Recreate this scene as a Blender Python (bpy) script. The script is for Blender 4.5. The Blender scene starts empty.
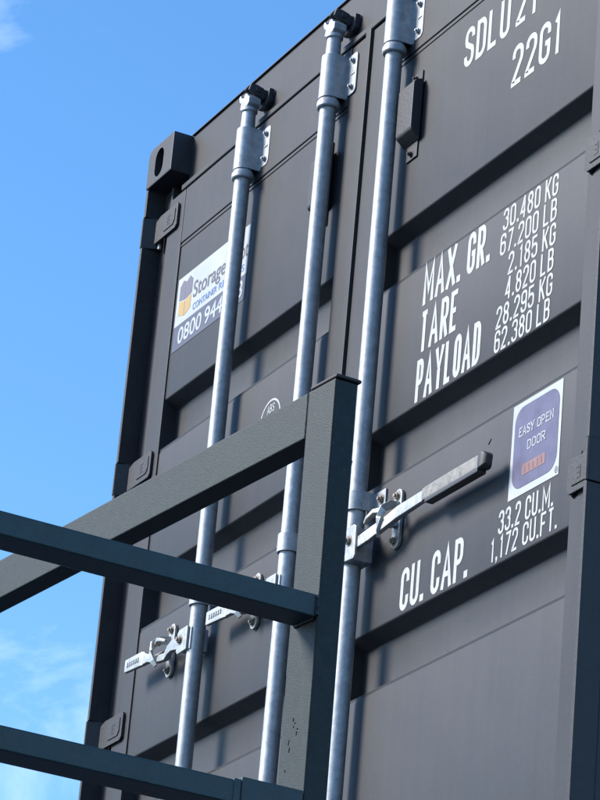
import bpy, bmesh, math, random
from mathutils import Vector, Matrix
random.seed(7)
scene = bpy.context.scene
col = scene.collection
R = math.radians

# ------------------------------------------------------------------ camera
cam_data = bpy.data.cameras.new('camera')
cam = bpy.data.objects.new('camera', cam_data)
col.objects.link(cam)
cr = Vector((0.45118831, 0.8885258, 0.08337272))
cu = Vector((0.3064812, -0.24201148, 0.92059748))
cf = Vector((-0.83815177, 0.38981065, 0.3815092))
M = Matrix.Identity(4)
for i in range(3):
    M[i][0], M[i][1], M[i][2] = cr[i], cu[i], -cf[i]
M[0][3], M[1][3], M[2][3] = 7.60956963, -3.02223249, -1.46945755
cam.matrix_world = M
cam_data.sensor_fit = 'HORIZONTAL'
cam_data.sensor_width = 36.0
cam_data.lens = 36.0 * 3346.109 / 600.0
cam_data.clip_start = 0.05
cam_data.clip_end = 3000.0
scene.camera = cam

# ------------------------------------------------------------------ sky and sun
SUN_AZ, SUN_EL = R(32.0), R(36.0)          # azimuth to the left of the door normal (-Y)
S = Vector((-math.sin(SUN_AZ) * math.cos(SUN_EL), -math.cos(SUN_AZ) * math.cos(SUN_EL), math.sin(SUN_EL)))
world = bpy.data.worlds.new('World')
scene.world = world
world.use_nodes = True
wn, wl = world.node_tree.nodes, world.node_tree.links
wn.clear()
wo = wn.new('ShaderNodeOutputWorld')
bg = wn.new('ShaderNodeBackground')
sky = wn.new('ShaderNodeTexSky')
sky.sky_type = 'NISHITA'
sky.sun_disc = False
sky.sun_elevation = SUN_EL
sky.sun_rotation = math.atan2(S.x, S.y)
sky.air_density = 1.0
sky.dust_density = 0.2
sky.ozone_density = 3.0
hs = wn.new('ShaderNodeHueSaturation')
hs.inputs['Saturation'].default_value = 1.22
wl.new(sky.outputs[0], hs.inputs['Color'])
tc = wn.new('ShaderNodeTexCoord')
mp = wn.new('ShaderNodeMapping')
mp.inputs['Location'].default_value = (10.4909, 2.2914, 17.1028)
mp.inputs['Scale'].default_value = (9.0, 9.0, 15.0)
wl.new(tc.outputs['Generated'], mp.inputs['Vector'])
cn = wn.new('ShaderNodeTexNoise')
cn.inputs['Scale'].default_value = 1.0
cn.inputs['Detail'].default_value = 7.0
cn.inputs['Roughness'].default_value = 0.58
cn.inputs['Distortion'].default_value = 0.6
wl.new(mp.outputs[0], cn.inputs['Vector'])
rp = wn.new('ShaderNodeValToRGB')
rp.color_ramp.elements[0].position = 0.57
rp.color_ramp.elements[0].color = (0, 0, 0, 1)
rp.color_ramp.elements[1].position = 1.0
rp.color_ramp.elements[1].color = (1, 1, 1, 1)
wl.new(cn.outputs['Fac'], rp.inputs[0])
mx = wn.new('ShaderNodeMix')
mx.data_type = 'RGBA'
mx.inputs['B'].default_value = (4.4, 5.4, 6.8, 1)
wl.new(rp.outputs[0], mx.inputs['Factor'])
wl.new(hs.outputs[0], mx.inputs['A'])
wl.new(mx.outputs['Result'], bg.inputs['Color'])
bg.inputs['Strength'].default_value = 0.15
wl.new(bg.outputs[0], wo.inputs['Surface'])

sun_data = bpy.data.lights.new('sun', 'SUN')
sun_data.energy = 3.7
sun_data.angle = R(20)
sun_data.color = (1.0, 0.95, 0.88)
sun = bpy.data.objects.new('sun', sun_data)
col.objects.link(sun)
sun.rotation_euler = S.to_track_quat('Z', 'Y').to_euler()

vs = scene.view_settings
vs.view_transform = 'Standard'
vs.look = 'None'
vs.exposure = 0.8
vs.gamma = 1.0
vs.use_curve_mapping = False

# ------------------------------------------------------------------ materials
def new_mat(name):
    m = bpy.data.materials.new(name)
    m.use_nodes = True
    n = m.node_tree.nodes
    return m, n, m.node_tree.links, n['Principled BSDF']

def paint(name, c, rough=0.5, var=0.12, scale=6.0, bump=0.0, bump_scale=200.0, metal=0.0, streak=0.0,
          wave=0.0, spec=0.5, dirt=None, dirt_amt=0.0):
    m, n, l, b = new_mat(name)
    tc = n.new('ShaderNodeTexCoord')
    no = n.new('ShaderNodeTexNoise')
    no.inputs['Scale'].default_value = scale
    no.inputs['Detail'].default_value = 6
    no.inputs['Roughness'].default_value = 0.65
    l.new(tc.outputs['Object'], no.inputs['Vector'])
    lo = [x * (1 - var) for x in c] + [1]
    hi = [min(1, x * (1 + var)) for x in c] + [1]
    r = n.new('ShaderNodeValToRGB')
    r.color_ramp.elements[0].position = 0.3
    r.color_ramp.elements[0].color = lo
    r.color_ramp.elements[1].position = 0.7
    r.color_ramp.elements[1].color = hi
    l.new(no.outputs['Fac'], r.inputs[0])
    last = r.outputs[0]
    if streak > 0:
        mpn = n.new('ShaderNodeMapping')
        mpn.inputs['Scale'].default_value = (38, 38, 1.3)
        l.new(tc.outputs['Object'], mpn.inputs['Vector'])
        n2 = n.new('ShaderNodeTexNoise')
        n2.inputs['Scale'].default_value = 1.0
        n2.inputs['Detail'].default_value = 4
        l.new(mpn.outputs[0], n2.inputs['Vector'])
        r2 = n.new('ShaderNodeMapRange')
        r2.inputs['From Min'].default_value = 0.35
        r2.inputs['From Max'].default_value = 0.75
        r2.inputs['To Min'].default_value = 1.0 - streak * 0.5
        r2.inputs['To Max'].default_value = 1.0 + streak
        l.new(n2.outputs['Fac'], r2.inputs[0])
        mm = n.new('ShaderNodeMix'); mm.data_type = 'RGBA'; mm.blend_type = 'MULTIPLY'
        mm.inputs['Factor'].default_value = 1.0
        l.new(last, mm.inputs['A'])
        cmb = n.new('ShaderNodeCombineColor')
        for k in range(3):
            l.new(r2.outputs[0], cmb.inputs[k])
        l.new(cmb.outputs[0], mm.inputs['B'])
        last = mm.outputs['Result']
    if dirt is not None:
        n3 = n.new('ShaderNodeTexNoise')
        n3.inputs['Scale'].default_value = 70.0
        n3.inputs['Detail'].default_value = 8
        n3.inputs['Roughness'].default_value = 0.75
        l.new(tc.outputs['Object'], n3.inputs['Vector'])
        r3 = n.new('ShaderNodeMapRange')
        r3.inputs['From Min'].default_value = 0.52
        r3.inputs['From Max'].default_value = 0.68
        r3.inputs['To Max'].default_value = dirt_amt
        l.new(n3.outputs['Fac'], r3.inputs[0])
        md = n.new('ShaderNodeMix'); md.data_type = 'RGBA'
        md.inputs['B'].default_value = (*dirt, 1)
        l.new(r3.outputs[0], md.inputs['Factor'])
        l.new(last, md.inputs['A'])
        last = md.outputs['Result']
    l.new(last, b.inputs['Base Color'])
    b.inputs['Metallic'].default_value = metal
    b.inputs['Specular IOR Level'].default_value = spec
    rr = n.new('ShaderNodeMapRange')
    rr.inputs['To Min'].default_value = max(0.05, rough - 0.08)
    rr.inputs['To Max'].default_value = min(1, rough + 0.08)
    l.new(no.outputs['Fac'], rr.inputs[0])
    l.new(rr.outputs[0], b.inputs['Roughness'])
    prev = None
    if wave > 0:
        nw = n.new('ShaderNodeTexNoise')
        nw.inputs['Scale'].default_value = 3.2
        nw.inputs['Detail'].default_value = 2
        l.new(tc.outputs['Object'], nw.inputs['Vector'])
        bw = n.new('ShaderNodeBump')
        bw.inputs['Strength'].default_value = 1.0
        bw.inputs['Distance'].default_value = wave
        l.new(nw.outputs['Fac'], bw.inputs['Height'])
        prev = bw
    if bump > 0:
        nb = n.new('ShaderNodeTexNoise')
        nb.inputs['Scale'].default_value = bump_scale
        nb.inputs['Detail'].default_value = 3
        l.new(tc.outputs['Object'], nb.inputs['Vector'])
        bb = n.new('ShaderNodeBump')
        bb.inputs['Strength'].default_value = 1.0
        bb.inputs['Distance'].default_value = bump
        l.new(nb.outputs['Fac'], bb.inputs['Height'])
        if prev:
            l.new(prev.outputs[0], bb.inputs['Normal'])
        prev = bb
    if prev:
        l.new(prev.outputs[0], b.inputs['Normal'])
    return m

BODY = paint('charcoal_container_paint', (0.0300, 0.0300, 0.0345), 0.52, 0.11, 2.6, 0.00015, 260, streak=0.11, wave=0.0035, spec=0.34, dirt=(0.058, 0.056, 0.055), dirt_amt=0.30)
TRIM = paint('charcoal_trim_paint', (0.029, 0.0285, 0.033), 0.55, 0.18, 14.0, 0.0006, 130, spec=0.4, dirt=(0.070, 0.060, 0.052), dirt_amt=0.28)
RUBBER = paint('black_rubber_seal', (0.018, 0.018, 0.019), 0.7, 0.1)
ZINC = paint('galvanised_steel', (0.355, 0.375, 0.40), 0.57, 0.24, 60.0, 0.00018, 90, metal=0.55, streak=0.22, dirt=(0.20, 0.185, 0.165), dirt_amt=0.40)
ZINC_WORN = paint('zinc_plated_handle_steel', (0.44, 0.44, 0.42), 0.42, 0.22, 60.0, 0.0003, 160, metal=0.5, dirt=(0.20, 0.16, 0.11), dirt_amt=0.5)
CAP = paint('dull_maroon_primer', (0.022, 0.014, 0.018), 0.6, 0.2, 40.0)
BOLT = paint('dull_bolt_steel', (0.30, 0.26, 0.22), 0.45, 0.2, 60.0, metal=0.7)
GRIP = paint('worn_grip_coating', (0.22, 0.21, 0.195), 0.6, 0.3, 45.0, 0.0004, 150, dirt=(0.06, 0.055, 0.05), dirt_amt=0.75)
GRIP_END = paint('dark_grip_end', (0.03, 0.03, 0.034), 0.5, 0.2)
FRAME = paint('weathered_dark_green_paint', (0.0100, 0.0172, 0.0172), 0.55, 0.50, 60.0, 0.0004, 380, spec=0.35, dirt=(0.026, 0.036, 0.036), dirt_amt=0.65)
FRAME2 = paint('weathered_green_rail_paint', (0.017, 0.043, 0.048), 0.48, 0.30, 30.0, 0.0005, 300, dirt=(0.040, 0.060, 0.062), dirt_amt=0.4)
WHITE = paint('white_lettering_paint', (0.45, 0.46, 0.45), 0.6, 0.10, 30.0, dirt=(0.24, 0.24, 0.24), dirt_amt=0.45)
WHITE_S = paint('white_sticker_vinyl', (0.46, 0.475, 0.475), 0.4, 0.09, 10.0)
PURPLE = paint('faded_purple_print', (0.080, 0.074, 0.150), 0.45, 0.22, 22.0)
SALMON = paint('faded_red_print', (0.22, 0.105, 0.105), 0.5, 0.15, 60.0)
SALMON2 = paint('faded_red_ink', (0.17, 0.075, 0.080), 0.5, 0.15, 60.0)
STRIP = paint('slate_blue_print', (0.068, 0.070, 0.105), 0.45, 0.05, 8.0)
INK = paint('dark_grey_ink', (0.075, 0.072, 0.09), 0.5, 0.05)
INK_BLUE = paint('blue_ink', (0.055, 0.14, 0.36), 0.5, 0.05)
ICON_A = paint('mauve_grey_ink', (0.11, 0.10, 0.14), 0.5, 0.05)
ICON_B = paint('yellow_ink', (0.42, 0.27, 0.08), 0.5, 0.08)
DARKIN = paint('dark_hollow', (0.03, 0.03, 0.03), 0.8, 0.1)
BLUE_BOUNCE_ASPHALT = paint('asphalt_blue_bounce_tint', (0.016, 0.034, 0.064), 0.95, 0.3, 3.0, 0.004, 60, spec=0.1)  # out-of-view asphalt, blue tint added so its bounce turns shaded faces navy

# ------------------------------------------------------------------ mesh helpers
class MB:
    def __init__(self):
        self.v, self.f = [], []
    def quads(self, pts, faces):
        o = len(self.v)
        self.v += [tuple(p) for p in pts]
        self.f += [tuple(o + i for i in f) for f in faces]
        return self
    def box(self, x0, x1, y0, y1, z0, z1):
        return self.quads([(x0, y0, z0), (x1, y0, z0), (x1, y1, z0), (x0, y1, z0),
                           (x0, y0, z1), (x1, y0, z1), (x1, y1, z1), (x0, y1, z1)],
                          [(0, 3, 2, 1), (4, 5, 6, 7), (0, 1, 5, 4), (1, 2, 6, 5), (2, 3, 7, 6), (3, 0, 4, 7)])
    def prism(self, poly, a, b, axis='z'):
        """poly: 2-D points, extruded along axis from a to b. z: (x,y); x: (y,z); y: (x,z)"""
        def P(p, t):
            return (p[0], p[1], t) if axis == 'z' else (t, p[0], p[1]) if axis == 'x' else (p[0], t, p[1])
        n = len(poly)
        pts = [P(p, a) for p in poly] + [P(p, b) for p in poly]
        fs = [tuple(range(n))[::-1], tuple(range(n, 2 * n))]
        fs += [(i, (i + 1) % n, n + (i + 1) % n, n + i) for i in range(n)]
        return self.quads(pts, fs)
    def cyl(self, c, r, a, b, axis='z', n=20, r2=None):
        r2 = r if r2 is None else r2
        pts = []
        for rr, t in ((r, a), (r2, b)):
            for i in range(n):
                w = 2 * math.pi * i / n
                u, v = c[0] + rr * math.cos(w), c[1] + rr * math.sin(w)
                pts.append((u, v, t) if axis == 'z' else (t, u, v) if axis == 'x' else (u, t, v))
        fs = [tuple(range(n))[::-1], tuple(range(n, 2 * n))]
        fs += [(i, (i + 1) % n, n + (i + 1) % n, n + i) for i in range(n)]
        return self.quads(pts, fs)
    def lathe(self, cx, cy, prof, n=28):
        pts = []
        for (r, z) in prof:
            for i in range(n):
                w = 2 * math.pi * i / n
                pts.append((cx + r * math.cos(w), cy + r * math.sin(w), z))
        m = len(prof)
        fs = [tuple(range(n))[::-1], tuple(range((m - 1) * n, m * n))]
        for k in range(m - 1):
            fs += [(k * n + i, k * n + (i + 1) % n, (k + 1) * n + (i + 1) % n, (k + 1) * n + i) for i in range(n)]
        return self.quads(pts, fs)
    def sweep(self, path, secs):
        """rectangular bar along path (x,y,z) points; secs (height along z, thickness across)"""
        pts = []
        n = len(path)
        P = [Vector(p) for p in path]
        for i in range(n):
            t = (P[min(i + 1, n - 1)] - P[max(i - 1, 0)]).normalized()
            across = Vector((0, 0, 1)).cross(t)
            across = Vector((0, 1, 0)) if across.length < 1e-4 else across.normalized()
            up = t.cross(across).normalized()
            h, w = secs[i]
            for a, b in ((-1, -1), (1, -1), (1, 1), (-1, 1)):
                pts.append(P[i] + up * (b * h / 2) + across * (a * w / 2))
        fs = [(0, 3, 2, 1), tuple(4 * (n - 1) + k for k in range(4))]
        for i in range(n - 1):
            for k in range(4):
                fs.append((4 * i + k, 4 * i + (k + 1) % 4, 4 * (i + 1) + (k + 1) % 4, 4 * (i + 1) + k))
        return self.quads(pts, fs)
    def build(self, name, mat, parent=None, bevel=0.0, seg=2, smooth=30, angle=25):
        bm = bmesh.new()
        vs_ = [bm.verts.new(p) for p in self.v]
        for f in self.f:
            try:
                bm.faces.new([vs_[i] for i in f])
            except ValueError:
                pass
        bmesh.ops.recalc_face_normals(bm, faces=bm.faces)
        if bevel > 0:
            es = [e for e in bm.edges if len(e.link_faces) == 2 and e.calc_face_angle(0) > R(angle)]
            bmesh.ops.bevel(bm, geom=es, offset=bevel, segments=seg, profile=0.5, affect='EDGES', clamp_overlap=True)
        if smooth:
            for f in bm.faces:
                f.smooth = True
            for e in bm.edges:
                if len(e.link_faces) == 2 and e.calc_face_angle(0) > R(smooth):
                    e.smooth = False
        me = bpy.data.meshes.new(name)
        bm.to_mesh(me)
        bm.free()
        o = link(name, me, mat, parent)
        if bevel > 0:
            wnm = o.modifiers.new('weighted_normals', 'WEIGHTED_NORMAL')
            wnm.keep_sharp = True
            wnm.weight = 90
        return o

def link(name, me, mat, parent=None):
    o = bpy.data.objects.new(name, me)
    if mat is not None:
        me.materials.clear()
        me.materials.append(mat)
    col.objects.link(o)
    o.parent = parent
    return o

def empty(name, label, cat):
    o = bpy.data.objects.new(name, None)
    o.empty_display_size = 0.2
    col.objects.link(o)
    o['label'] = label
    o['category'] = cat
    return o

def lab(o, label):
    o['label'] = label
    return o

# ------------------------------------------------------------------ stroke lettering
def arc(cx, cy, rx, ry, a0, a1, n=8):
    return [(cx + rx * math.cos(R(a0 + (a1 - a0) * i / n)), cy + ry * math.sin(R(a0 + (a1 - a0) * i / n))) for i in range(n + 1)]
TOPL = arc(.5, .82, .5, .18, 180, 0)
TOPR = TOPL[::-1]
BOTL = arc(.5, .18, .5, .18, 180, 360)
BOTR = BOTL[::-1]
six = [[(1, .74)] + TOPR + BOTL + [(1, .40)], arc(.5, .40, .5, .18, 0, 172)]
GLY = {
 'O': [TOPL + BOTR + ['c']], '0': [TOPL + BOTR + ['c']],
 'C': [[(1, .68)] + TOPR + BOTL + [(1, .32)]],
 'G': [[(1, .70)] + TOPR + BOTL + [(1, .47), (.55, .47)]],
 'S': [[(1, .74)] + TOPR + [(0, .70), (.10, .60), (.9, .42), (1, .32)] + BOTR + [(0, .26)]],
 'U': [[(0, 1)] + BOTL + [(1, 1)]],
 'D': [[(0, 0), (0, 1), (.45, 1)] + arc(.45, .78, .55, .22, 80, 0, 5) + arc(.45, .22, .55, .22, 0, -80, 5) + [(.45, 0), 'c']],
 'P': [[(0, 0), (0, 1)], [(0, 1), (.5, 1)] + arc(.5, .82, .5, .18, 80, 0, 5) + arc(.5, .62, .5, .18, 0, -80, 5) + [(.5, .44), (.02, .44)]],
 'R': [[(0, 0), (0, 1)], [(0, 1), (.5, 1)] + arc(.5, .82, .5, .18, 80, 0, 5) + arc(.5, .64, .5, .18, 0, -80, 5) + [(.5, .46), (.02, .46)], [(.48, .46), (1, 0)]],
 'B': [[(0, 0), (0, 1)], [(0, 1), (.5, 1)] + arc(.5, .84, .42, .16, 80, 0, 5) + arc(.5, .69, .42, .16, 0, -80, 5) + [(.5, .53), (.02, .53)],
       [(.48, .53)] + arc(.5, .36, .5, .17, 80, 0, 5) + arc(.5, .17, .5, .17, 0, -80, 5) + [(.5, 0), (.02, 0)]],
 'L': [[(0, 1), (0, 0), (1, 0)]], 'T': [[(0, 1), (1, 1)], [(.5, 1), (.5, 0)]],
 'E': [[(1, 1), (0, 1), (0, 0), (1, 0)], [(0, .51), (.85, .51)]], 'F': [[(1, 1), (0, 1), (0, 0)], [(0, .51), (.85, .51)]],
 'K': [[(0, 0), (0, 1)], [(1, 1), (.05, .42)], [(.35, .60), (1, 0)]],
 'M': [[(0, 0), (0, 1), (.5, .30), (1, 1), (1, 0)]], 'N': [[(0, 0), (0, 1), (1, 0), (1, 1)]],
 'A': [[(0, 0), (.5, 1), (1, 0)], [(.17, .30), (.83, .30)]],
 'X': [[(0, 0), (1, 1)], [(0, 1), (1, 0)]], 'Y': [[(0, 1), (.5, .46), (1, 1)], [(.5, .46), (.5, 0)]],
 '1': [[(.18, .84), (.6, 1), (.6, 0)]],
 '2': [[(0, .72)] + TOPL + [(1, .70), (.93, .60), (0, .04), (0, 0), (1, 0)]],
 '3': [[(0, .76)] + TOPL + [(1, .66), (.85, .56), (.4, .54)], [(.7, .55), (1, .44)] + BOTR + [(0, .24)]],
 '4': [[(.74, 0), (.74, 1)], [(.70, 1), (0, .26), (1, .26)]],
 '5': [[(1, 1), (.04, 1), (0, .54), (.2, .61), (.5, .63), (.8, .60), (1, .48)] + BOTR + [(0, .24)]],
 '6': six, '9': [[(1 - x, 1 - y) for x, y in st] for st in six],
 '7': [[(0, 1), (1, 1), (.3, 0)]],
 '8': [arc(.5, .77, .46, .23, 0, 360, 16)[:-1] + ['c'], arc(.5, .27, .5, .27, 0, 360, 16)[:-1] + ['c']],
}
WID = {'.': .13, ',': .13, ' ': .13, 'M': .46, '1': .26, 'X': .40, 'A': .40, 'Y': .40}

def ribbon(mb, pts, closed, s, y):
    n = len(pts)
    P = [Vector(p) for p in pts]
    L_, R_ = [], []
    for i in range(n):
        a = P[(i - 1) % n] if closed or i > 0 else None
        b = P[(i + 1) % n] if closed or i < n - 1 else None
        d1 = (P[i] - a).normalized() if a is not None else None
        d2 = (b - P[i]).normalized() if b is not None else None
        d1 = d1 or d2
        d2 = d2 or d1
        n1, n2 = Vector((-d1.y, d1.x)), Vector((-d2.y, d2.x))
        m = n1 + n2
        if m.length < 1e-4:
            m = n1
        m.normalize()
        k = s / 2 / max(0.42, m.dot(n1))
        L_.append(P[i] + m * k)
        R_.append(P[i] - m * k)
    V = [(p.x, y, p.y) for p in L_] + [(p.x, y, p.y) for p in R_]
    F = [(i, n + i, n + (i + 1) % n, (i + 1) % n) for i in range(n if closed else n - 1)]
    mb.quads(V, F)

def lettering(name, text, x0, x1, z0, h, y, mat, parent, stroke=0.105, serif=False, lean=0.0):
    mb = MB()
    s = stroke * h
    gap = 0.075
    nat = sum(WID.get(c, .34) for c in text) + gap * (len(text) - 1)
    k = (x1 - x0) / nat
    x = x0
    for c in text:
        w = WID.get(c, .34) * k
        lay = 0
        if c in '.,':
            q = s * 0.62
            cx = x + w / 2
            mb.quads([(cx - q, y, z0), (cx + q, y, z0), (cx + q, y, z0 + 2 * q), (cx - q, y, z0 + 2 * q)], [(0, 1, 2, 3)])
            if c == ',':
                mb.quads([(cx - q * .2, y, z0 - .0001), (cx - q, y, z0 - 1.6 * q), (cx - q * .2, y, z0 - 1.6 * q), (cx + q, y, z0 - .0001)], [(0, 1, 2, 3)])
        elif c in GLY:
            for st in GLY[c]:
                closed = st[-1] == 'c'
                raw = st[:-1] if closed else st
                pts = []
                for gx, gz in raw:
                    p = (x + s / 2 + gx * (w - s) + lean * gz * h, z0 + s / 2 + gz * (h - s))
                    if not pts or (abs(p[0] - pts[-1][0]) + abs(p[1] - pts[-1][1])) > 1e-5:
                        pts.append(p)
                # rounded/flat stroke ends reach the letter's full height
                if not closed and c in 'MAXYKTLUNEF147PRB':
                    for e, o in ((0, 1), (-1, -2)):
                        d = (Vector(pts[e]) - Vector(pts[o])).normalized() * (s / 2)
                        if abs(d.y) > 0.6 * s / 2 and (raw[e][1] in (0, 1)):
                            pts[e] = (pts[e][0] + d.x, pts[e][1] + d.y)
                ribbon(mb, pts, closed, s, y - lay * 0.00012)
                lay += 1
                if serif and not closed:
                    for e in (0, -1):
                        q = pts[e]
                        if raw[e][1] in (0, 1):
                            zz = z0 + (s * .3 if raw[e][1] == 0 else h - s * .3)
                            ribbon(mb, [(q[0] - s * 1.1, zz), (q[0] + s * 1.1, zz)], False, s * .6, y - lay * 0.00012)
                            lay += 1
        x += w + gap * k
    return mb.build(name, mat, parent, smooth=0)

def font_text(name, text, x0, x1, z0, h, y, mat, parent, bold=0.0):
    cu_ = bpy.data.curves.new('tmp', 'FONT')
    cu_.body = text
    cu_.offset = bold
    t = bpy.data.objects.new('tmp', cu_)
    col.objects.link(t)
    dg = bpy.context.evaluated_depsgraph_get()
    me = bpy.data.meshes.new_from_object(t.evaluated_get(dg))
    bpy.data.objects.remove(t)
    bpy.data.curves.remove(cu_)
    xs = [v.co.x for v in me.vertices]
    mnx, mxx = min(xs), max(xs)
    cap = 0.70
    for v in me.vertices:
        v.co = Vector((x0 + (v.co.x - mnx) / (mxx - mnx) * (x1 - x0), y, z0 + v.co.y / cap * h))
    me.name = name
    return link(name, me, mat, parent)

def sheet(name, poly, y, mat, parent, t=0.0006):
    """thin printed sheet in the XZ plane"""
    return MB().prism(poly, y, y + t, 'y').build(name, mat, parent, smooth=0)

def rrect(x0, x1, z0, z1, r, n=6):
    out = []
    for cx, cz, a in ((x1 - r, z1 - r, 0), (x0 + r, z1 - r, 90), (x0 + r, z0 + r, 180), (x1 - r, z0 + r, 270)):
        out += arc(cx, cz, r, r, a, a + 90, n)
    return out

# ------------------------------------------------------------------ ground
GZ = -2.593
g = MB().quads([(-600, -600, GZ), (600, -600, GZ), (600, 600, GZ), (-600, 600, GZ)], [(0, 1, 2, 3)]).build('ground', BLUE_BOUNCE_ASPHALT, smooth=0)
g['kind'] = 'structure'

# ------------------------------------------------------------------ the container
W, H, LEN = 2.438, 2.591, 6.058
YD = 0.042          # door face
YH = 0.058          # header face
HINGE_Z = (2.345, 1.632, 0.928, 0.175)

def stadium_cut(o, cx, cz, w, h, y0, y1):
    """cut an upright slot through a mesh object's front face"""
    r = w / 2
    poly = arc(cx, cz + h / 2 - r, r, r, 0, 180, 12) + arc(cx, cz - h / 2 + r, r, r, 180, 360, 12)
    c = MB().prism(poly, y0, y1, 'y').build('cut', None, smooth=0)
    o.modifiers.clear()
    md = o.modifiers.new('b', 'BOOLEAN')
    md.object = c
    md.operation = 'DIFFERENCE'
    md.solver = 'EXACT'
    dg = bpy.context.evaluated_depsgraph_get()
    me = bpy.data.meshes.new_from_object(o.evaluated_get(dg))
    o.modifiers.clear()
    o.data = me
    for e in me.edges:
        e.use_edge_sharp = False
    bm = bmesh.new()
    bm.from_mesh(me)
    for e in bm.edges:
        e.smooth = not (len(e.link_faces) == 2 and e.calc_face_angle(0) > R(30))
    bm.to_mesh(me)
    bm.free()
    wnm = o.modifiers.new('weighted_normals', 'WEIGHTED_NORMAL')
    wnm.keep_sharp = True
    wnm.weight = 90
    bpy.data.objects.remove(c)

root = empty('shipping_container', 'dark grey steel shipping container seen from below at its locked double doors', 'container')

# corner castings
def casting(x0, y0, z0, flip, parent, cut=True):
    up = z0 > 1
    oz, cz_ = (z0 + .118, -1) if up else (z0, 1)
    ox, sx = (x0, 1) if not flip else (x0 + .162, -1)
    ch = .026
    poly = [(ox + sx * .162, oz), (ox + sx * .162, oz + cz_ * .118), (ox, oz + cz_ * .118)]
    poly += [(ox + sx * (ch - ch * math.sin(R(q))), oz + cz_ * (ch - ch * math.cos(R(q)))) for q in (90, 72, 54, 36, 18, 0)]
    o = MB().prism(poly, y0, y0 + .178, 'y').build('corner_casting', TRIM, parent, bevel=0.005, seg=2)
    if cut:
        cx = x0 + (.078 if not flip else .162 - .078)
        stadium_cut(o, cx, z0 + .056, .054, .084, y0 - .02, y0 + .10)
    return o
for x0, fl in ((0, False), (W - .162, True)):
    casting(x0, 0, H - .118, fl, root)
    casting(x0, 0, 0, fl, root)
    casting(x0, LEN - .178, H - .118, fl, root, False)
    casting(x0, LEN - .178, 0, fl, root, False)

# header over the doors: lip, face, sloped lower edge
hp = [(YH, 2.588), (YH + .10, 2.588), (YH + .10, 2.421), (.0420, 2.421), (.0395, 2.4235), (.0395, 2.4370), (YH, 2.4560)]
hd = MB().prism(hp, .160, W - .160, 'x').build('header', BODY, root, bevel=0.001)
MB().box(.163, W - .163, YH - .006, YH + .1, 2.5885, 2.5915).build('header_lip', TRIM, root, bevel=0.0006)
MB().box(.160, W - .160, .03, .15, 0.01, .115).build('door_sill', TRIM, root, bevel=0.004)

# corner posts: outer flange in stretches between the hinge lugs, channel floor, inner ridge
def post(mir):
    X = (lambda x: W - x) if mir else (lambda x: x)
    m = MB()
    def bx(a, b, y0, y1, z0, z1):
        m.box(min(X(a), X(b)), max(X(a), X(b)), y0, y1, z0, z1)
    zs = [2.471] + [z for hz in HINGE_Z for z in (hz + .046, hz - .046)] + [.119]
    for i in range(0, len(zs), 2):
        bx(.003, .015, .003, .056, zs[i + 1], zs[i])
    o = m.build('post_flange', TRIM, None, bevel=0.0012)
    m = MB()
    bx(.0035, .064 if not mir else .055, .0561, .10, .119, 2.472)
    if not mir:
        bx(.064, .078, .050, .10, .119, 2.472)
        bx(.078, .092, .075, .10, .119, 2.472)
    p = m.build('corner_post', TRIM, root, bevel=0.004)
    o.parent = p
    # rear half of the post
    m = MB()
    bx(.0045, .10, .1003, .155, .119, 2.472)
    q = m.build('post_web', TRIM, p)
for mir in (False, True):
    post(mir)

# hinges
def hinge(mir, z):
    X = (lambda x: W - x) if mir else (lambda x: x)
    m = MB()
    sh = -.046 if mir else 0.0
    poly = [(.031, -.036), (.163 + sh, -.036), (.172 + sh, -.028), (.172 + sh, .030), (.166 + sh, .038), (.060, .038), (.031, .030)]
    poly = [(X(a), b + z) for a, b in poly]
    o = m.prism(poly, .0295, .0375, 'y').build('hinge', TRIM, root, bevel=0.002)
    pad = [(.092, -.022), (.150, -.022), (.160, -.010), (.160, .024), (.096, .024), (.078, .002)]
    MB().prism([(X(a + sh), b + z) for a, b in pad], .0270, .0297, 'y').build('hinge_pad', TRIM, o, bevel=0.0015)
    mk = MB()
    for (a, b, c, d) in ((.116, .119, -.012, .014), (.1192, .131, .010, .014), (.1192, .129, -.001, .002), (.1192, .131, -.012, -.009)):
        mk.box(min(X(a + sh), X(b + sh)), max(X(a + sh), X(b + sh)), .0262, .0271, z + c, z + d)
    mk.build('cast_mark', TRIM, o, smooth=0)
    lg = MB()
    lp = [(-.001, .006), (.003, .000), (.008, .001), (.030, .046), (.030, .0555), (-.001, .0555)]
    lg.prism([(X(a), b) for a, b in lp], z - .045, z + .045, 'z')
    lg.build('hinge_lug', TRIM, o, bevel=0.003)
    MB().cyl((X(.040), .044), .0055, z - .050, z + .04, 'z', 16).build('hinge_pin', ZINC, o)
for mir in (False, True):
    for z in HINGE_Z:
        hinge(mir, z)

# doors -------------------------------------------------------------
REC = (1.804, 1.3175, 0.834)   # top edges of the pressed-in corrugations
ROPEN, RDEP, RRUN = 0.141, 0.037, 0.021
Z_TOP, Z_BOT, Z_PT, Z_PB = 2.4135, 0.125, 2.253, 0.215

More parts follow.
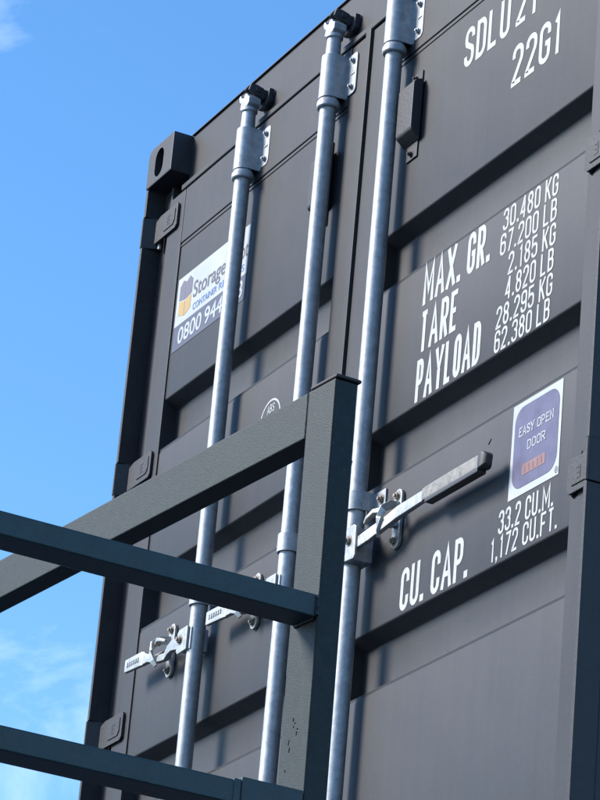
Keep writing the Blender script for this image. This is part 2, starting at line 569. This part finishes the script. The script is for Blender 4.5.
def panel(x0, x1, name):
    soft = []
    prof = [(YD, Z_PT + .002)]
    for t in REC:
        b_ = t - ROPEN
        prof += [(YD, t), (YD + RDEP, t - RRUN), (YD + RDEP, b_ + RRUN), (YD + .0004, b_), (YD + .0004, b_ - .0012), (YD + .0014, b_ - .004), (YD + .0014, b_ - .0070), (YD, b_ - .0120)]
        soft += [t, t - RRUN, b_ + RRUN]
    prof += [(YD, Z_PB - .002)]
    # dense enough in X for soft bends, rounded at the folds by a bevel
    mb = MB()
    n = len(prof)
    xs = [x0, x1]
    pts = [(x, y, z) for x in xs for (y, z) in prof]
    mb.quads(pts, [(i, i + 1, n + i + 1, n + i) for i in range(n - 1)])
    bm = bmesh.new()
    vv = [bm.verts.new(p) for p in mb.v]
    for f in mb.f:
        bm.faces.new([vv[i] for i in f])
    bmesh.ops.recalc_face_normals(bm, faces=bm.faces)
    es = [e for e in bm.edges if len(e.link_faces) == 2 and any(abs(e.verts[0].co.z - q) < 1e-5 for q in soft)]
    bmesh.ops.bevel(bm, geom=es, offset=0.0035, segments=3, profile=0.5, affect='EDGES')
    for f in bm.faces:
        f.smooth = True
    for e in bm.edges:
        if len(e.link_faces) == 2 and e.calc_face_angle(0) > R(30):
            e.smooth = False
    # outward = -Y on the flats
    ref = max(bm.faces, key=lambda f: f.calc_area())
    if ref.normal.y > 0:
        bmesh.ops.reverse_faces(bm, faces=bm.faces)
    me = bpy.data.meshes.new(name)
    bm.to_mesh(me)
    bm.free()
    return link(name, me, BODY, root)

def door(xa, xb, pa, pb, lstep, rstep):
    """xa..xb the leaf, pa..pb the pressed panel between its stiles"""
    d = panel(pa - .001, pb + .001, 'door')
    MB().box(xa, pa, YD - lstep, .096, Z_BOT, Z_TOP - .0004).build('stile', BODY, d, bevel=0.0025)
    MB().box(pb, xb, YD - rstep, .096, Z_BOT, Z_TOP - .0004).build('stile', BODY, d, bevel=0.0025)
    MB().box(pa + .0003, pb - .0003, YD - .0032, .0955, Z_PT, Z_TOP).build('top_rail', BODY, d, bevel=0.002)
    MB().box(pa + .0003, pb - .0003, YD - .0022, YD + .004, Z_PT - .0125, Z_PT - .0065).build('rail_bead', BODY, d, bevel=0.0012)
    MB().box(pa + .0003, pb - .0003, YD - .0032, .0955, Z_BOT, Z_PB).build('bottom_rail', BODY, d, bevel=0.002)
    MB().quads([(xa + .01, .0945, Z_BOT), (xb - .01, .0945, Z_BOT), (xb - .01, .0945, Z_TOP), (xa + .01, .0945, Z_TOP)], [(0, 1, 2, 3)]).build('inner_lining', DARKIN, d, smooth=0)
    return d
dl = door(.098, 1.232, .196, 1.144, .0045, .0008)
dr = door(1.254, 2.376, 1.393, 2.312, .0008, .0030)
lab(dl, 'left door leaf with the white rental sticker')
lab(dr, 'right door leaf with the white weight lettering')
# overlap strip and seals
MB().box(1.226, 1.2515, YD - .009, .07, Z_BOT + .003, Z_TOP + .004).build('overlap_strip', BODY, dl, bevel=0.002)
MB().box(1.217, 1.2262, YD - .003, .06, Z_BOT + .003, Z_TOP - .02).build('door_seal', RUBBER, dl, bevel=0.0012)
MB().box(.100, 2.352, .068, .098, Z_TOP + .0006, 2.4205).build('top_seal', RUBBER, root)
for xx in (.0925, 2.3765):
    MB().box(xx, xx + .0052, .050, .098, Z_BOT, Z_TOP).build('side_seal', RUBBER, root)

# body of the container (behind the doors)
def corrugated(x, y0, y1, z0, z1, out, name, parent, axis='x'):
    prof, t = [], y0
    step = [(.072, 0), (.068, .036), (.070, 0), (.068, -.036)]
    off = 0.0
    prof.append((t, off))
    k = 0
    while t < y1 - .02:
        a, b = step[k % 4]
        t = min(t + a, y1)
        off += b
        prof.append((t, off))
        k += 1
    n = len(prof)
    pts = [(x + out * o, t, z) for z in (z0, z1) for (t, o) in prof]
    return MB().quads(pts, [(i, i + 1, n + i + 1, n + i) for i in range(n - 1)]).build(name, BODY, parent, smooth=0)
corrugated(.012, .155, LEN - .15, .16, 2.53, 1, 'side_wall', root)
corrugated(W - .012, .155, LEN - .15, .16, 2.53, -1, 'side_wall', root)
for xx in (.006, W - .066):
    MB().box(xx, xx + .06, .179, LEN - .179, 2.5295, 2.586).build('top_side_rail', TRIM, root, bevel=0.003)
    MB().box(xx, xx + .06, .179, LEN - .179, .012, .1605).build('bottom_side_rail', TRIM, root, bevel=0.003)
    MB().box(xx, xx + .10 if xx < 1 else xx + .06, LEN - .16, LEN - .004, .119, 2.472).build('corner_post', TRIM, root, bevel=0.003)
MB().box(.066, W - .066, .159, LEN - .01, 2.565, 2.58).build('roof', BODY, root)
MB().box(.066, W - .066, .16, LEN - .01, .10, .16).build('floor', DARKIN, root)
MB().box(.10, W - .10, LEN - .05, LEN - .02, .16, 2.56).build('end_wall', BODY, root)

# locking bars --------------------------------------------------------
YB, RB = 0.007, 0.0203

def hat(cx, z0, z1, wide, t=.004, left=True, r=.0262):
    """clamp bent over the bar with flanges bolted to the door"""
    yf = YD - YB - .0005
    out, inn = [], []
    if left:
        out += [(-wide, yf - t), (-r, yf - t)]
        inn += [(-wide, yf), (-r + t, yf)]
    else:
        out += [(-r, yf - t * 2)]
        inn += [(-r + t, yf - t * 2)]
    out += arc(0, 0, r, r, 180, 360, 16)
    inn += arc(0, 0, r - t, r - t, 180, 360, 16)
    out += [(r, yf - t), (wide, yf - t)]
    inn += [(r - t, yf), (wide, yf)]
    poly = out + inn[::-1]
    n, m = len(out), len(poly)
    mb = MB()
    pts = [(cx + x, YB + y, z) for z in (z0, z1) for (x, y) in poly]
    fs = []
    for i in range(n - 1):
        a, b, c, d = i, i + 1, m - 2 - i, m - 1 - i
        fs.append((a, b, c, d))
        fs.append((m + a, m + d, m + c, m + b))
    for i in range(m):
        j = (i + 1) % m
        fs.append((i, m + i, m + j, j))
    return mb.quads(pts, fs)

def bolt(cx, z, y, parent, r=.0085, mat=None):
    m = MB()
    poly = [(cx + r * math.cos(R(60 * k + 15)), z + r * math.sin(R(60 * k + 15))) for k in range(6)]
    m.prism(poly, y - .007, y - .0012, 'y')
    m.cyl((cx, z), r * 1.35, y - .0013, y, 'y', 16)
    m.cyl((cx, z), r * .55, y - .011, y - .0071, 'y', 10)
    return m.build('bolt', mat or BOLT, parent, bevel=0.0008, seg=1)

def locking_bar(xb, side):
    """side: -1 handle swings to the left, +1 to the right"""
    pipe = MB().lathe(xb, YB, [(RB, .13), (RB, 2.256)]).build('locking_bar', ZINC, root)
    MB().lathe(xb, YB, [(RB * .98, 2.2555), (RB * .98, 2.395), (.0185, 2.398), (.0175, 2.440), (.0215, 2.444), (.0215, 2.452), (.015, 2.456)]).build('bar_neck', ZINC, pipe)
    # top guide
    hat(xb, 2.276, 2.392, .034).build('bar_guide', ZINC, pipe, bevel=0.0012, seg=2, angle=40)
    MB().prism(rrect(xb + .0335, xb + .076, 2.279, 2.389, .012), YD - .0052, YD - .0004, 'y').build('guide_flange', ZINC, pipe, bevel=0.001)
    MB().prism(rrect(xb - .062, xb - .0335, 2.279, 2.389, .012), YD - .0052, YD - .0004, 'y').build('guide_flange', ZINC, pipe, bevel=0.001)
    for z in (2.368, 2.297):
        bolt(xb + .059, z, YD - .0052, pipe, .0068, ZINC)
        bolt(xb - .048, z, YD - .0052, pipe, .0068)
    MB().box(xb + .050, xb + .068, YD - .0072, YD - .0052, 2.331, 2.335).build('guide_rib', ZINC, pipe, bevel=0.001)
    for z in (2.372, 2.300):
        MB().cyl((YB - .012, z), .0042, xb - .0262, xb - .0222, 'x', 10).build('rivet', RUBBER, pipe)
    # ring under the guide
    ring = [(RB + .0005, 2.250), (.0265, 2.2505), (.0285, 2.2535), (.0285, 2.265), (.0265, 2.269), (.0235, 2.2755), (RB + .0005, 2.2757)]
    MB().lathe(xb, YB, ring).build('guide_ring', ZINC, pipe)
    # middle guide
    hat(xb, 1.112, 1.156, .074, .004, False).build('bar_guide', ZINC, pipe, bevel=0.001, angle=40)
    bolt(xb + .058, 1.134, YD - .0050, pipe, .0085)
    # lower guide
    hat(xb, .185, .285, .060).build('bar_guide', ZINC, pipe, bevel=0.001, angle=40)
    # cam on the bar's end: forged claw
    c = MB()
    prof = [(-.030, 2.4565), (-.012, 2.4545), (.014, 2.4545), (.024, 2.461), (.024, 2.478), (.012, 2.484), (.006, 2.494),
            (-.006, 2.494), (-.010, 2.486), (-.022, 2.489), (-.033, 2.503), (-.040, 2.496), (-.034, 2.480), (-.024, 2.474), (-.026, 2.466)]
    c.prism([(xb + a, b) for a, b in prof], YB - .015, YB + .020, 'y')
    c.build('cam', ZINC, pipe, bevel=0.003, seg=2)
    # cam keeper welded on the header
    k = MB()
    k.prism([(xb - .028, 2.472), (xb + .022, 2.466), (xb + .034, 2.476), (xb + .036, 2.512), (xb + .030, 2.514), (xb + .026, 2.496),
             (xb + .010, 2.500), (xb + .004, 2.520), (xb - .014, 2.522), (xb - .020, 2.502), (xb - .028, 2.496)], YB + .034, YH - .001, 'y')
    ko = k.build('cam_keeper', TRIM, root, bevel=0.003)
    for dx, zt, w in ((-.013, 2.529, .0055), (.012, 2.524, .0065)):
        k = MB()
        k.sweep([(xb + dx, YB + .036, 2.492), (xb + dx, YB + .020, 2.503), (xb + dx * .9, YB + .004, 2.508), (xb + dx * .8, YB - .010, zt - .012)],
                [(.024, w * 2), (.026, w * 2.1), (.026, w * 2), (.020, w * 1.5)])
        k.build('keeper_claw', TRIM, ko, bevel=0.003)
    MB().cyl((YB + .012, 2.505), .0075, xb - .020, xb + .022, 'x', 14).build('keeper_pin', TRIM, ko, bevel=0.0015)
    # hub: fork plates clamped round the bar
    X = lambda a: xb + side * a
    hb = MB()
    if side > 0:
        hb.prism([(X(-.004), .988), (X(.058), .983), (X(.062), .990), (X(.060), 1.058), (X(.050), 1.064), (X(-.002), 1.066)], YB - .028, YB - .0215, 'y')
    else:
        hb.prism([(X(-.004), .998), (X(.044), .996), (X(.052), 1.004), (X(.052), 1.050), (X(.044), 1.058), (X(-.004), 1.058)], YB - .028, YB - .0215, 'y')
    hub = hb.build('handle_hub', ZINC_WORN, pipe, bevel=0.002)
    zl, zh = (.985, 1.062) if side > 0 else (.998, 1.056)
    MB().prism([(X(-.012), zl), (X(.046 if side > 0 else .036), zl), (X(.046 if side > 0 else .036), zh), (X(-.012), zh)], YB - .0212, YB + .026, 'y').build('hub_block', ZINC, pipe, bevel=0.004)
    bolt(X(.032), 1.030, YB - .028, pipe, .0095)
    # arm and grip
    am = MB()
    if side > 0:
        path = [(.050, -.010, 1.020), (.110, -.008, 1.026), (.158, -.002, 1.036), (.178, .004, 1.044), (.205, .006, 1.050), (.34, .004, 1.053)]
        sec = [(.025, .012), (.028, .012), (.024, .013), (.024, .014), (.027, .014), (.025, .012)]
    else:
        path = [(.050, -.010, 1.026), (.105, -.006, 1.038), (.140, .000, 1.036), (.165, .004, 1.026), (.215, .004, 1.032), (.262, .002, 1.046), (.285, .000, 1.050)]
        sec = [(.026, .012), (.028, .012), (.024, .013), (.018, .014), (.018, .014), (.020, .013), (.030, .012)]
    am.sweep([(X(a), b, c) for a, b, c in path], sec)
    am.build('handle_arm', ZINC_WORN, pipe, bevel=0.0022)
    gp = MB()
    if side > 0:
        path = [(.325, .004, 1.0525), (.345, .004, 1.0525), (.45, .003, 1.052), (.575, .002, 1.051)]
        gp.sweep([(X(a), b, c) for a, b, c in path], [(.028, .018), (.030, .020), (.031, .021), (.031, .021)])
        go = gp.build('handle_grip', GRIP, pipe, bevel=0.004)
        MB().sweep([(X(.570), .002, 1.051), (X(.580), .002, 1.051), (X(.592), .002, 1.050), (X(.602), .002, 1.048)], [(.033, .023), (.036, .026), (.034, .025), (.020, .014)]).build('grip_end', GRIP_END, pipe, bevel=0.004, seg=3)
        MB().sweep([(X(.345), .003, 1.0335), (X(.574), .001, 1.0320)], [(.010, .0205), (.011, .0225)]).build('grip_edge', GRIP_END, pipe, bevel=0.002)
    else:
        gp.sweep([(X(.2855), .000, 1.0505), (X(.30), -.002, 1.053), (X(.388), -.006, 1.054)], [(.034, .011), (.037, .011), (.033, .010)])
        go = gp.build('handle_grip', ZINC_WORN, pipe, bevel=0.0025)
        for q in range(6):
            zq = 1.0535
            xq = X(.312 + q * .0115)
            MB().box(xq - .003, xq + .003, -.0102 - q * .0004, -.0076 - q * .0004, zq - .006, zq + .006).build('raised_mark', ZINC_WORN, pipe, bevel=0.0006, seg=1)

def retainer(xc, side, parent):
    """keeper plate on the door with hook and latch that hold the handle"""
    X = lambda a: xc + side * a
    z0, z1, w = .993, 1.131, .0175
    poly = arc(xc, z1 - w, w, w, 0, 180, 10) + arc(xc, z0 + w, w, w, 180, 360, 10)
    o = MB().prism(poly, YD - .009, YD - .0005, 'y').build('handle_retainer', ZINC_WORN, parent, bevel=0.002)
    bolt(xc, 1.114, YD - .0090, parent, .0085)
    bolt(xc, 1.010, YD - .0090, parent, .0085)
    m = MB()
    m.sweep([(X(.006), YD - .006, 1.090), (X(.010), YD - .030, 1.086), (X(.012), YD - .049, 1.072), (X(.010), YD - .055, 1.050), (X(.002), YD - .052, 1.026), (X(-.006), YD - .044, 1.012)],
            [(.020, .008), (.020, .008), (.018, .008), (.016, .008), (.014, .007), (.011, .006)])
    m.build('retainer_hook', ZINC_WORN, parent, bevel=0.002)
    m = MB()
    m.sweep([(X(.004), YD - .042, 1.072), (X(-.022), YD - .050, 1.074), (X(-.050), YD - .052, 1.066), (X(-.066), YD - .050, 1.060)],
            [(.012, .014), (.010, .015), (.008, .013), (.007, .008)])
    m.build('retainer_latch', ZINC_WORN, parent, bevel=0.002)
    m = MB()
    m.sweep([(X(.000), YD - .004, 1.052), (X(-.004), YD - .030, 1.046), (X(-.010), YD - .046, 1.034)], [(.018, .018), (.016, .016), (.012, .014)])
    m.build('retainer_lug', ZINC_WORN, parent, bevel=0.002)

locking_bar(0.634, -1)
locking_bar(1.106, -1)
locking_bar(1.441, 1)
retainer(0.420, -1, dl)
retainer(0.892, -1, dl)
retainer(1.584, 1, dr)
MB().sweep([(1.405, YB - .012, 1.226), (1.420, YB - .022, 1.224), (1.436, YB - .024, 1.226), (1.441, YB - .020, 1.229)], [(.003, .003)] * 4).build('wire_stub', RUBBER, root)

# ventilator covers
def vent(xc, parent):
    o = MB().box(xc - .026, xc + .026, YD - .0042, YD - .0003, 1.960, 2.182).build('vent_plate', TRIM, parent, bevel=0.0015)
    prof = [(YD - .0043, 2.155), (YD - .024, 2.148), (YD - .030, 2.138), (YD - .030, 2.026), (YD - .028, 2.018), (YD - .0043, 1.998)]
    MB().prism(prof, xc - .037, xc + .037, 'x').build('vent_cover', TRIM, parent, bevel=0.003)
    for z in (2.168, 1.974):
        bolt(xc, z, YD - .0042, parent, .006, TRIM)
vent(1.508, dr)
vent(1.060, dl)

# lettering on the right leaf
YT = YD - .0007
for nm, t, x0, x1, z0, h in (
    ('code_lettering', 'SDLU', 1.728, 1.931, 2.096, .100), ('code_lettering', '21', 1.958, 2.052, 2.099, .100),
    ('code_lettering', '22G1', 1.955, 2.164, 1.950, .100),
    ('weight_lettering', 'MAX. GR.', 1.615, 1.910, 1.556, .099), ('weight_lettering', 'TARE', 1.614, 1.785, 1.441, .099),
    ('weight_lettering', 'PAYLOAD', 1.612, 1.896, 1.324, .101),
    ('weight_lettering', '30.480 KG', 1.962, 2.189, 1.6035, .0515), ('weight_lettering', '67.200 LB', 1.956, 2.189, 1.5465, .0515),
    ('weight_lettering', '2.185 KG', 1.996, 2.190, 1.4895, .0515), ('weight_lettering', '4.820 LB', 1.991, 2.188, 1.4325, .0515),
    ('weight_lettering', '28.295 KG', 1.959, 2.189, 1.3755, .0515), ('weight_lettering', '62.380 LB', 1.958, 2.184, 1.3205, .0515),
    ('capacity_lettering', 'CU. CAP.', 1.614, 1.907, .8415, .097),
    ('capacity_lettering', '33.2 CU.M.', 2.027, 2.244, .8965, .0515), ('capacity_lettering', '1,172 CU.FT.', 2.000, 2.264, .8435, .0495)):
    o = lettering(nm, t, x0, x1, z0, h, YT, WHITE, dr, .130 if h > .08 else .120)
    lab(o, 'white painted letters reading ' + t.replace('.', ' ').replace(',', ' ').strip())

# door sticker
st = sheet('door_sticker', [(2.060, .959), (2.258, .959), (2.258, 1.166), (2.062, 1.166)], YD - .0010, WHITE_S, dr)
lab(st, 'white sticker with faded purple rounded square')
def sub(o):      # keep sub-parts on the door's third level
    o.parent = dr
    return o
sheet('sticker_print', rrect(2.072, 2.248, .975, 1.155, .034), YD - .0016, PURPLE, dr, .0004)
lettering('sticker_lettering', 'EASY', 2.092, 2.152, 1.089, .0205, YD - .0022, WHITE_S, dr, .13, True)
lettering('sticker_lettering', 'OPEN', 2.164, 2.228, 1.089, .0205, YD - .0022, WHITE_S, dr, .13, True)
lettering('sticker_lettering', 'DOOR', 2.128, 2.200, 1.052, .0205, YD - .0022, WHITE_S, dr, .13, True)
sheet('sticker_print', [(2.113, 1.000), (2.203, 1.000), (2.203, 1.0235), (2.113, 1.0235)], YD - .0021, SALMON, dr, .0003)
mb = MB()
for k in range(5):
    ribbon(mb, [(2.124 + k * .0165, 1.004), (2.122 + k * .0165, 1.019)], False, .004, YD - .0025)
mb.build('sticker_print', SALMON2, dr, smooth=0)
mb = MB()
ribbon(mb, arc(2.2495, .971, .0045, .0065, 0, 360, 14)[:-1], True, .0016, YD - .0023)
ribbon(mb, [(2.2475, .971), (2.2515, .971)], False, .003, YD - .0023)
mb.build('sticker_mark', INK, dr, smooth=0)

# rental sticker on the left leaf
rs = sheet('rental_sticker', [(.208, 2.002), (.640, 2.002), (.640, 2.140), (.208, 2.140)], YD - .0010, WHITE_S, dl)
lab(rs, 'white rental company sticker on a slate strip')
sheet('sticker_strip', [(.208, 1.930), (.640, 1.930), (.640, 2.0015), (.208, 2.0015)], YD - .0010, STRIP, dl)
YS = YD - .0016
font_text('sticker_lettering', 'Storage', .312, .507, 2.052, .046, YS, INK, dl, .012)
font_text('sticker_lettering', 'Depot', .513, .636, 2.052, .046, YS, INK, dl, .004)
font_text('sticker_lettering', 'CONTAINER', .318, .464, 2.0145, .019, YS, INK_BLUE, dl, .012)
font_text('sticker_lettering', 'RENTALS', .474, .622, 2.0145, .019, YS, INK_BLUE, dl, .012)
font_text('sticker_lettering', '0800', .240, .384, 1.944, .046, YS, WHITE_S, dl, .014)
font_text('sticker_lettering', '944', .402, .508, 1.944, .046, YS, WHITE_S, dl, .014)
font_text('sticker_lettering', '8', .592, .624, 1.944, .046, YS, WHITE_S, dl, .014)
sheet('sticker_icon', [(.224, 2.074), (.262, 2.067), (.262, 2.118), (.243, 2.127), (.224, 2.113)], YS, ICON_A, dl, .0004)
sheet('sticker_icon', [(.265, 2.067), (.302, 2.074), (.302, 2.113), (.284, 2.127), (.265, 2.118)], YS, ICON_A, dl, .0004)
sheet('sticker_icon', [(.226, 2.031), (.262, 2.020), (.262, 2.063), (.226, 2.070)], YS, ICON_B, dl, .0004)
sheet('sticker_icon', [(.265, 2.020), (.300, 2.031), (.300, 2.070), (.265, 2.063)], YS, ICON_B, dl, .0004)

# round classification mark
mb = MB()
ribbon(mb, arc(.862, 1.528, .054, .054, 0, 360, 40)[:-1], True, .005, YT)
ribbon(mb, [(.815, 1.541), (.909, 1.541)], False, .003, YT - .0002)
mb.build('round_mark', WHITE, dl, smooth=0)
lettering('round_mark_lettering', 'ABS', .843, .882, 1.549, .022, YT, WHITE, dl, .12)

# ------------------------------------------------------------------ the container underneath, below the picture
low = empty('shipping_container', 'plain dark grey container standing on the yard, below the container with the doors', 'container')
low.location = (0, 0, GZ)
for x0 in (0, W - .162):
    for y0 in (0, LEN - .178):
        for z0 in (0, H - .118):
            MB().box(x0, x0 + .162, y0, y0 + .178, z0, z0 + .118).build('corner_casting', TRIM, low, bevel=0.006)
for x0 in (.004, W - .104):
    MB().box(x0, x0 + .10, .004, .15, .119, 2.472).build('corner_post', TRIM, low, bevel=0.003)
    MB().box(x0, x0 + .10, LEN - .15, LEN - .004, .119, 2.472).build('corner_post', TRIM, low, bevel=0.003)
corrugated(.012, .155, LEN - .155, .1, 2.57, 1, 'side_wall', low)
corrugated(W - .012, .155, LEN - .155, .1, 2.57, -1, 'side_wall', low)
for a, b in ((.108, 1.216), (1.222, 2.330)):
    m = MB()
    prof = [(.05, 2.47)]
    for t in (1.9, 1.5, 1.1, .7):
        prof += [(.05, t), (.086, t - .03), (.086, t - .11), (.05, t - .14)]
    prof += [(.05, .12), (.12, .12), (.12, 2.47)]
    m.prism(prof, a, b, 'x').build('door', BODY, low)
MB().box(.165, W - .165, .05, .16, 2.475, 2.588).build('header', BODY, low, bevel=0.003)
MB().box(.06, W - .06, .16, LEN - .02, 2.565, 2.58).build('roof', BODY, low)
MB().box(.10, W - .10, LEN - .05, LEN - .02, .1, 2.56).build('end_wall', BODY, low)

# ------------------------------------------------------------------ green steel guard frame in front
fr = empty('steel_guard_frame', 'dark green box-section steel frame standing in front of the container doors', 'frame')
PHI, LX, LY = 0.0766, 0.0131, 0.0072
fr.matrix_world = Matrix.Translation((3.6029, -1.102, 0)) @ Matrix.Rotation(PHI, 4, 'Z') @ Matrix.Rotation(LX, 4, 'X') @ Matrix.Rotation(LY, 4, 'Y')
WF, DF, ZT = .0750, .0386, .4035
Z2, Z3 = .0727, -.2173
def tube(name, x0, x1, y0, y1, z0, z1, parent=fr, mat=FRAME, bev=.0028):
    return MB().box(x0, x1, y0, y1, z0, z1).build(name, mat, parent, bevel=bev, seg=3)
GB = GZ + .03
pst = tube('post', -WF, 0, 0, DF, GB - .05, ZT - .001)
lab(pst, 'upright post with a capped top and scuffed front')
tube('post_cap', -.070, .0035, -.0006, DF + .004, ZT - .0008, ZT + .0050, pst, CAP, .0022)
tube('post', -2.62, -2.62 + WF, .0005, DF, GB, ZT - .08)
tube('post', -.070, -.002, -1.75, -1.75 + .07, GB - .1, Z2 + .02)
tube('top_rail', -2.62, -WF + .006, .0006, .0403, ZT - .0735, ZT - .0006)
tube('side_rail', -.0615, -.0008, -1.679, -.0008, Z2 - .0335, Z2, fr, FRAME2)
tube('side_rail', -.0615, -.0008, -1.679, -.0008, Z3 - .0335, Z3, fr, FRAME2)
tube('rail_sleeve', -.0655, .0022, -.098, -.0010, Z3 - .046, Z3 + .0055, fr, FRAME2, .002)
tube('rail_sleeve', -.0640, .0010, -.110, -.0982, Z3 - .040, Z3 + .0015, fr, FRAME2, .002)
# weld beads where rails meet the posts
def bead(p0, p1, r, parent):
    a, b = Vector(p0), Vector(p1)
    n = 14
    m = MB()
    t = (b - a).normalized()
    u = t.orthogonal().normalized()
    v = t.cross(u)
    pts, fs = [], []
    for i in range(n + 1):
        c = a.lerp(b, i / n)
        rr = r * (0.8 + 0.4 * random.random())
        for k in range(6):
            w = 2 * math.pi * k / 6
            pts.append(c + u * rr * math.cos(w) + v * rr * math.sin(w))
    for i in range(n):
        for k in range(6):
            fs.append((6 * i + k, 6 * i + (k + 1) % 6, 6 * (i + 1) + (k + 1) % 6, 6 * (i + 1) + k))
    m.quads(pts, fs)
    return m.build('weld_bead', FRAME, parent)
bead((-WF - .0008, .0014, ZT - .071), (-WF - .0008, .0014, ZT - .003), .0030, pst)
bead((-WF - .001, .004, ZT - .0745), (-WF - .001, .036, ZT - .0745), .003, pst)
bead((-.058, -.0012, Z2 - .034), (-.003, -.0012, Z2 - .034), .0034, pst)
bead((.000, -.0012, Z2 - .031), (.000, -.0012, Z2 - .002), .0032, pst)

# scuffs: dark scrapes on the post front, chips by the right hinges
SCUFF = paint('dark_scrape', (0.008, 0.009, 0.010), 0.95, 0.3, 80.0, spec=0.05)
rnd = random.Random(3)
for k in range(9):
    t_ = rnd.random()
    cx = -WF + .020 + t_ * .020 + rnd.gauss(0, .006)
    cz = -.190 + t_ * .085 + rnd.gauss(0, .012)
    w, h = .0006 + .0012 * rnd.random(), .0015 + .007 * rnd.random() * rnd.random()
    n = 7
    poly = [(cx + w * math.cos(2 * math.pi * q / n) * rnd.uniform(.6, 1.2) + .15 * h * math.sin(2 * math.pi * q / n),
             cz + h * math.sin(2 * math.pi * q / n) * rnd.uniform(.6, 1.1)) for q in range(n)]
    sheet('scuff', poly, -.0005, SCUFF, pst, .0004)
for zc in (.932, 1.636):
    sheet('paint_chip', [(2.334, zc + .028), (2.352, zc + .047), (2.354, zc + .044), (2.337, zc + .026)], YD - .0036, SCUFF, dr, .0003)
    sheet('paint_chip', [(2.318, zc - .040), (2.340, zc - .034), (2.344, zc - .043), (2.330, zc - .049)], YD - .0036, SCUFF, dr, .0003)
    for q in range(3):
        sheet('paint_chip', [(2.346, zc - .004 - q * .011), (2.3495, zc - .002 - q * .011), (2.349, zc - .008 - q * .011), (2.3465, zc - .009 - q * .011)], YD - .0036, SCUFF, dr, .0003)
sheet('paint_chip', [(1.960, 1.118), (1.972, 1.127), (1.973, 1.124), (1.962, 1.115)], YD - .0006, SCUFF, dr, .0003)
